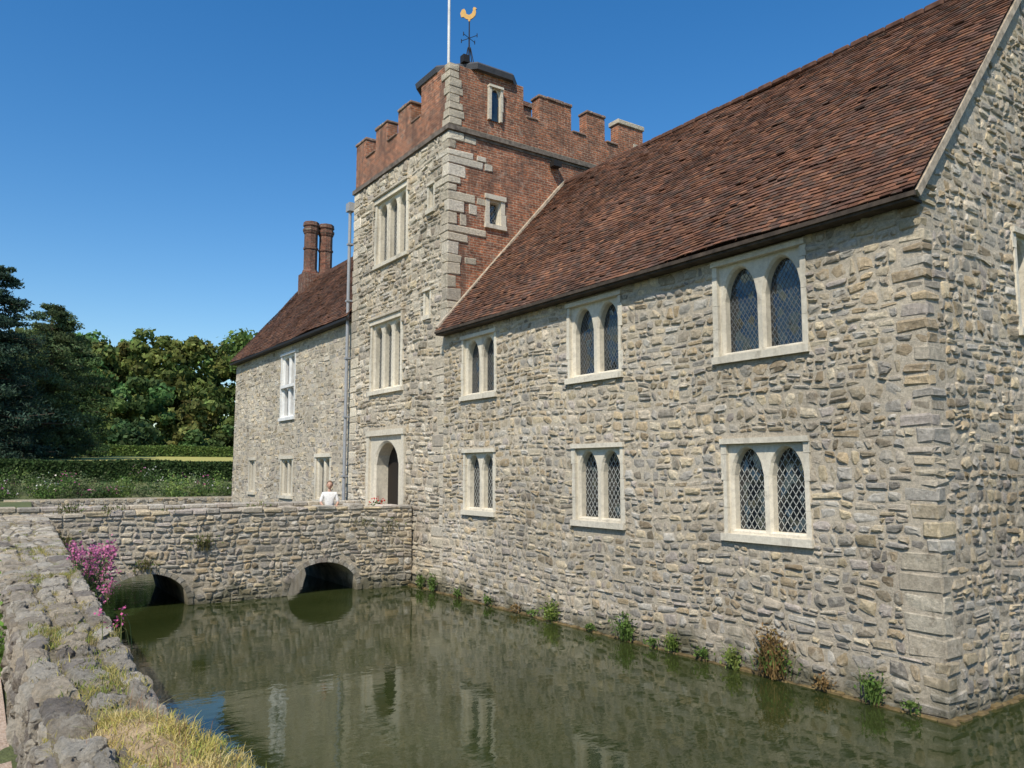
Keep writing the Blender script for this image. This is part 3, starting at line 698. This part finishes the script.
def conifer(name,x,y,zb,zt,rad,col,layers=22,drop=.12):
    e=empty(name); tr=B(); tube(tr,(x,y,zb-.3),(x+.2,y,zb+(zt-zb)*.5),.38,10,.24); tube(tr,(x+.2,y,zb+(zt-zb)*.5),(x,y,zt-.4),.24,8,.05)
    q=Qd(); H=zt-zb
    for i in range(layers):
        f=(i+.5)/layers; z=zb+.6+H*f*.97; r0=rad*(1-f)**.5*(.7+.45*rng.random())*(1 if f>.12 else .9)
        for k in range(int(5+6*(1-f))):
            a=rng.uniform(0,6.28); L_=r0*rng.uniform(.6,1.1); ex,ey=x+L_*math.cos(a),y+L_*math.sin(a); ez=z+L_*rng.uniform(-drop-.15,.10)
            tube(tr,(x,y,z-.15),(ex,ey,ez),.07*(1.2-f),5,.015)
            kc=rng.uniform(.55,1.45)
            for t_ in (.35,.55,.75,.93):
                s_=(L_*.17+.2)*rng.uniform(.7,1.3)
                blob(q,(x+(ex-x)*t_+rng.normal()*.2,y+(ey-y)*t_+rng.normal()*.2,z+(ez-z)*t_+.05),(s_,s_,s_*.5),60,.12,[c_*kc for c_ in col],nb=.9,asp=.35)
    tr.obj('trunk_and_limbs',plain(name+'_bark',(.09,.065,.045),.9,bs=.5),e); q.obj('needles',None,e)
conifer('pine_tree',.9,55,3.2,15.0,4.4,(.05,.085,.055),26)
conifer('pine_tree.001',4.2,60,3.6,13.9,4.0,(.10,.14,.06),24)
conifer('cedar_tree',6.8,68,4,13.0,3.4,(.085,.135,.048),drop=.2)
def hedge(name,x0,x1,y0,y1,z0,z1,col,n,ls):
    q=Qd()
    for ax,cnt in ((0,n),(1,n//2),(2,n//12)):
        P=np.stack([rng.uniform(x0,x1,cnt),rng.uniform(y0,y1,cnt),rng.uniform(z0,z1,cnt)],1); nn=np.zeros((cnt,3))
        if ax==0: P[:,1]=y0+rng.normal(size=cnt)*.05; nn[:,1]=-1
        elif ax==1: P[:,2]=z1+rng.normal(size=cnt)*.05+.05*np.sin(P[:,0]*.9); nn[:,2]=1
        else: P[:,0]=x1; nn[:,0]=1
        leaves(q,P,ls,col,nrm=nn,nb=.8,cv=.45)
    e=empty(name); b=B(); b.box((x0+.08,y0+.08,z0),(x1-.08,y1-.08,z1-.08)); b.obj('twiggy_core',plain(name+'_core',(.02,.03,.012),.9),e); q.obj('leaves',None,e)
hedge('hedge',-28,16,49.5,51.2,2.2,3.70,(.05,.085,.026),42000,.09)
hedge('hedge.001',-30,26,74,75.5,4,5.3,(.13,.19,.045),30000,.12)
g=B(); rows=[(-40,54,3.82),(30,54,3.82),(32,73,4.42),(-42,73,4.42)]
g.add(rows,[(0,1,2,3)]); g.obj('meadow_lawn',plain('dry_lawn',(.38,.35,.10),.95,sc=2,var=(.75,1.2)))
q=Qd()
for k in range(140):
    x=rng.uniform(-6,13); y=rng.uniform(41.6,46.5); z=gh(x,y)
    kc=rng.uniform(.6,1.5); h=rng.uniform(.35,.85) if rng.random()<.7 else rng.uniform(.85,1.25)
    c=[(.11,.18,.045),(.16,.22,.06),(.08,.13,.045),(.18,.21,.10)][int(rng.integers(4))]
    blob(q,(x,y,z+h*.5),(.5,.5,h*.6),190,.065,[v_*kc for v_ in c],nb=.9,asp=.45)
    if rng.random()<.4:
        fc=[(.7,.68,.60),(.55,.16,.32),(.6,.6,.45),(.62,.25,.40)][int(rng.integers(4))]; d=unit(14); d[:,2]=abs(d[:,2])
        leaves(q,np.array([x,y,z+h*.55])+d*np.array([.48,.48,h*.62]),.042,fc,asp=1)
q.obj('flower_border')
def weed(name,c,n,h,s,col,leafcol=None,wd=.008,nlf=40):
    q=Qd(); blades(q,c,n,h,s,col,w=wd,lean=.8)
    P=np.array(c)+rng.normal(size=(nlf,3))*np.array([s[0]*1.3,s[1]*1.3,h*.24])+np.array([0,0,h*.45]); leaves(q,P,.032,leafcol or col,nb=1,asp=.6)
    return q.obj(name)
GR=(.12,.19,.045); BR=(.26,.17,.07)
for yy,h,n,c in ((13.75,.4,45,(.2,.26,.06)),(11.4,.48,50,GR),(10.2,.3,26,(.15,.21,.045)),(8.85,.32,34,(.22,.27,.07)),(8.1,.8,90,BR),(6.45,.42,32,GR),(17.6,.22,18,GR),(16.2,.2,14,GR),(15.0,.16,12,BR),(12.4,.15,12,GR),(9.5,.2,16,GR),(10.7,.16,12,GR),(7.2,.2,14,BR),(18.9,.45,34,GR),(19.6,.35,30,GR),(14.4,.12,10,GR),(5.9,.15,10,GR)):
    weed('waterside_weed',(10.46,yy,.06),n,h,(.04,.10 if n>40 else .06,.03),c,nlf=n*5)
weed('waterside_weed',(10.47,8.05,.12),36,.42,(.05,.14,.03),GR,nlf=160)
for c,n,h in (((4.9,BY-.1,1.35),60,.35),((3.6,BY-.1,.9),40,.3),((1.8,BY-.1,1.5),60,.4),((9.1,BY-.08,1.75),20,.2),((6.2,BY+.1,2.25),20,.15),((9.9,BY-.05,1.6),25,.3),((2.9,BY,2.25),30,.15),((2.0,BY+.1,2.25),60,.22),((4.2,BY+.05,2.2),30,.15)):
    weed('wall_fern',c,n,h,(.12,.04,.06),(.18,.16,.06),(.13,.17,.05),nlf=n)
q=Qd(); c0=np.array([1.10,9.6,2.0])
for k in range(60):
    o1=rng.uniform(-.28,.28)
    b0=c0+np.array([-.06,o1*.5,-.35]); t0=c0+np.array([rng.uniform(-.12,.26),rng.uniform(-.40,.40),rng.uniform(-.15,.44)])
    w=np.array([.004,.004,0]); q.add([[b0-w,b0+w,t0+w,t0-w]],[(.13,.18,.07)])
    P=b0+(t0-b0)*rng.uniform(.2,.95,(14,1))+rng.normal(size=(14,3))*.022; leaves(q,P,.03,(.12,.18,.07),nb=1,asp=.4)
    P=t0+rng.normal(size=(30,3))*np.array([.03,.03,.035]); leaves(q,P,.012,(.62,.20,.36),nb=1,asp=1,cv=.4)
q.obj('valerian_plant')
for c,n in (((1.0,7.0,2.2),12),((.82,5.2,2.2),8)):
    q=Qd(); top=blades(q,c,n,.22,(.04,.08,.02),(.16,.18,.06),w=.003); leaves(q,np.repeat(top,6,0)+rng.normal(size=(n*6,3))*.012,.008,(.6,.14,.3),nb=1,asp=1); q.obj('valerian_plant')
mb=B(); nx,ny=22,30
MX=lambda y,v_: (XL(y)+.02, .86-.14*max(0,v_-.6)/.4)
mz=lambda u,v: 2.17+.09*math.sin(math.pi*u)*math.sin(math.pi*v)+.025*math.sin(9*u+4*v)+.02*math.sin(17*v+3*u)
P=[]
for i in range(ny+1):
    for j in range(nx+1):
        u,v_=j/nx,i/ny; y=1.9+1.9*v_; x0,x1=MX(y,v_)
        P.append((x0+(x1-x0)*u,y,(mz(u,v_) if 0<u<1 and 0<v_<1 else 1.2)))
mb.add(P,[(i*(nx+1)+j,i*(nx+1)+j+1,(i+1)*(nx+1)+j+1,(i+1)*(nx+1)+j) for i in range(ny) for j in range(nx)])
mb.obj('earth_mound',plain('dry_soil',(.34,.25,.15),.95,bs=.9,sc=14,var=(.5,1.3)),None,True)
q=Qd()
for k in range(640):
    v_=rng.random()**.85; u=rng.random(); y=1.95+1.85*v_; x0,x1=MX(y,v_); x=x0+(x1+.03-x0)*u
    if math.sin(x*9+1)*math.sin(y*6)>.55: continue
    z=mz(u,v_)-.01; c=[(.60,.48,.17),(.52,.42,.14),(.47,.42,.11),(.34,.38,.09),(.64,.53,.25)][int(rng.integers(5))]
    blades(q,(x,y,z),28,rng.uniform(.02,.055),(.025,.03,.004),c,w=.0019,lean=1.6)
for k in range(34):
    u,v_=rng.random(),rng.random(); y=1.95+1.8*v_; x=.4+.4*u; blades(q,(x,y,mz(u,v_)),4,.13,(.02,.02,.004),(.4,.22,.13),w=.0013,lean=.7)
q.obj('dry_grass')
q=Qd()
for k in range(150):
    y=rng.uniform(3.5,19); x=XL(y)+rng.uniform(.03,.97)*WW(y); c=[(.45,.38,.13),(.28,.32,.07),(.36,.29,.13)][int(rng.integers(3))]
    blades(q,(x,y,WT+.015),22,rng.uniform(.02,.045),(.025,.04,.003),c,w=.0026,lean=1.2)
for yy,s_ in ((5.5,.2),(4.2,.2),(8.5,.18),(11.5,.3)):
    for k in range(40): blades(q,(XL(yy)+rng.uniform(.1,.98)*WW(yy),yy+rng.normal()*s_,WT+.02),18,.04,(.02,.03,.003),(.44,.38,.13) if k%3 else (.24,.29,.07),w=.0026,lean=1.3)
q.obj('coping_grass')
q=Qd()
for k in range(30):
    y=rng.uniform(6.5,12); x=XL(y)-.05-rng.uniform(0,.22); kc=rng.uniform(.8,1.4)
    blades(q,(x,y,1.72),24,rng.uniform(.25,.45),(.05,.08,.01),(.13*kc,.22*kc,.045*kc),w=.007,lean=.8)
    P=np.array([x,y,1.93])+rng.normal(size=(40,3))*np.array([.06,.1,.12]); leaves(q,P,.03,(.12*kc,.21*kc,.045),nb=1,asp=.5)
q.obj('path_side_plants')
pp=empty('potted_plant'); b=B(); px,py=10.25,21.95
prism(b,px,py,1.2,1.65,.16,.22,14); prism(b,px,py,1.65,1.72,.25,.25,14); b.obj('pot',M_terra,pp)
q=Qd(); blob(q,(px,py,2.0),(.26,.26,.36),300,.045,(.06,.12,.03)); d=unit(60); d[:,2]=abs(d[:,2]); leaves(q,np.array([px,py,2.1])+d*np.array([.28,.28,.34]),.03,(.55,.03,.03),asp=1); q.obj('blooms',None,pp)
# ================================================================ PERSON on the bridge
def person(name,x,y,z,heading,shirt,trou,hairc):
    e=empty(name); e.location=(x,y,z); e.rotation_euler=(0,0,heading)
    def skin(nm,vs,es,rad,mat,root=0):
        me=D.meshes.new(nm); me.from_pydata(vs,es,[]); o=link(D.objects.new(nm,me),e); me.materials.append(mat)
        bpy.context.view_layer.objects.active=o; o.modifiers.new('s','SKIN'); 
        for i,sv in enumerate(me.skin_vertices[0].data): sv.radius=(rad[i][0],rad[i][1]) if isinstance(rad[i],tuple) else (rad[i],rad[i]); sv.use_root=(i==root)
        m_=o.modifiers.new('u','SUBSURF'); m_.levels=2; m_.render_levels=2
        o.modifiers['s'].use_smooth_shade=True
        return o
    sk=plain(name+'_skin',(.50,.30,.21),.55); sh=plain(name+'_shirt',shirt,.85); tr=plain(name+'_trousers',trou,.85); hr=plain(name+'_hair',hairc,.6); wh=plain(name+'_eyes',(.05,.04,.03),.3)
    skin('trousers',[(0,0,.93),(.10,0,.88),(.11,-.02,.48),(.11,0,.09),(-.10,0,.88),(-.11,-.02,.48),(-.11,0,.09)],[(0,1),(1,2),(2,3),(0,4),(4,5),(5,6)],[(.15,.11),.095,.065,.05,.095,.065,.05],tr)
    skin('shirt',[(0,0,.95),(0,0,1.15),(0,0,1.32),(.17,0,1.36),(.24,-.02,1.12),(-.17,0,1.36),(-.24,-.02,1.12),(0,0,1.42)],[(0,1),(1,2),(2,3),(3,4),(2,5),(5,6),(2,7)],[(.15,.11),(.14,.10),(.16,.11),.065,.05,.065,.05,.06],sh)
    skin('neck',[(0,0,1.38),(0,-.01,1.50)],[(0,1)],[.052,.05],sk)
    for sg in (1,-1):
        skin('forearm',[(sg*.24,-.02,1.13),(sg*.20,-.24,1.06),(sg*.18,-.31,1.05)],[(0,1),(1,2)],[.04,.028,.034],sk)
        for k in range(4): skin('finger',[(sg*(.155+.017*k),-.32,1.05),(sg*(.155+.017*k),-.37,1.045),(sg*(.155+.017*k),-.39+.004*abs(k-1.5),1.02)],[(0,1),(1,2)],[.009,.008,.007],sk)
        skin('thumb',[(sg*.16,-.27,1.05),(sg*.13,-.31,1.045),(sg*.125,-.34,1.03)],[(0,1),(1,2)],[.011,.009,.008],sk)
        skin('shoe',[(sg*.11,.05,.04),(sg*.11,-.06,.045),(sg*.115,-.17,.03)],[(0,1),(1,2)],[.042,.045,.035],hr)
    def ball(nm,c,s,mat,cut=None):
        bm=bmesh.new(); bmesh.ops.create_uvsphere(bm,u_segments=24,v_segments=16,radius=1)
        for v_ in bm.verts:
            X,Y,Z=v_.co
            if nm=='head' and Z<0: X*=1+.28*Z; Y*=1+.12*Z
            v_.co=(c[0]+X*s[0],c[1]+Y*s[1],c[2]+Z*s[2])
        if cut: bmesh.ops.delete(bm,geom=[v_ for v_ in bm.verts if cut(v_.co)],context='VERTS')
        me=D.meshes.new(nm); bm.to_mesh(me); me.materials.append(mat); me.polygons.foreach_set('use_smooth',[True]*len(me.polygons)); link(D.objects.new(nm,me),e)
    ball('head',(0,-.015,1.60),(.077,.098,.118),sk)
    ball('hair',(0,.002,1.625),(.086,.102,.108),hr,lambda c:(c.y<-.035 and c.z<1.68) or c.z<1.56)
    ball('nose',(0,-.115,1.59),(.014,.02,.024),sk); ball('mouth',(0,-.102,1.545),(.026,.008,.007),plain(name+'_lips',(.35,.12,.1)))
    for sg in (1,-1): ball('ear',(sg*.08,0,1.60),(.012,.022,.032),sk); ball('eye',(sg*.031,-.104,1.615),(.013,.008,.008),wh)
person('person',8.5,21.35,1.2,-.35,(.72,.70,.66),(.06,.07,.12),(.16,.10,.06))
# ================================================================ LIGHT / CAMERA
el=math.radians(50); az_=math.radians(35); hx,hy=-math.cos(az_),-math.sin(az_)
Sd=Vector((hx*math.cos(el),hy*math.cos(el),math.sin(el)))
ld=D.lights.new('sun','SUN'); ld.energy=5.0; ld.angle=math.radians(.5); ld.color=(1,.935,.82); lo=link(D.objects.new('sun',ld)); lo.rotation_euler=Sd.to_track_quat('Z','Y').to_euler()
w=D.worlds.new('World'); scene.world=w; w.use_nodes=True; nt=w.node_tree; bg=nt.nodes['Background']
sky=nt.nodes.new('ShaderNodeTexSky'); sky.sky_type='NISHITA'; sky.sun_disc=False; sky.sun_elevation=el; sky.sun_rotation=math.atan2(hx,hy); sky.air_density=1.15; sky.dust_density=.5; sky.ozone_density=2.6
hs=nt.nodes.new('ShaderNodeHueSaturation'); hs.inputs['Saturation'].default_value=1.38; hs.inputs['Hue'].default_value=.503
nt.links.new(sky.outputs[0],hs.inputs['Color']); nt.links.new(hs.outputs[0],bg.inputs[0]); bg.inputs[1].default_value=.15
cd=D.cameras.new('camera'); cam=link(D.objects.new('camera',cd)); cam.location=(0,0,3.2); cam.rotation_euler=(math.radians(96.28),0,math.radians(-34.6)); cd.sensor_width=36; cd.lens=27.77; cd.clip_end=5000; cd.clip_start=.05
scene.camera=cam
scene.view_settings.view_transform='Standard'; scene.view_settings.look='None'; scene.view_settings.exposure=0
print('verts',sum(len(m_.vertices) for m_ in D.meshes))
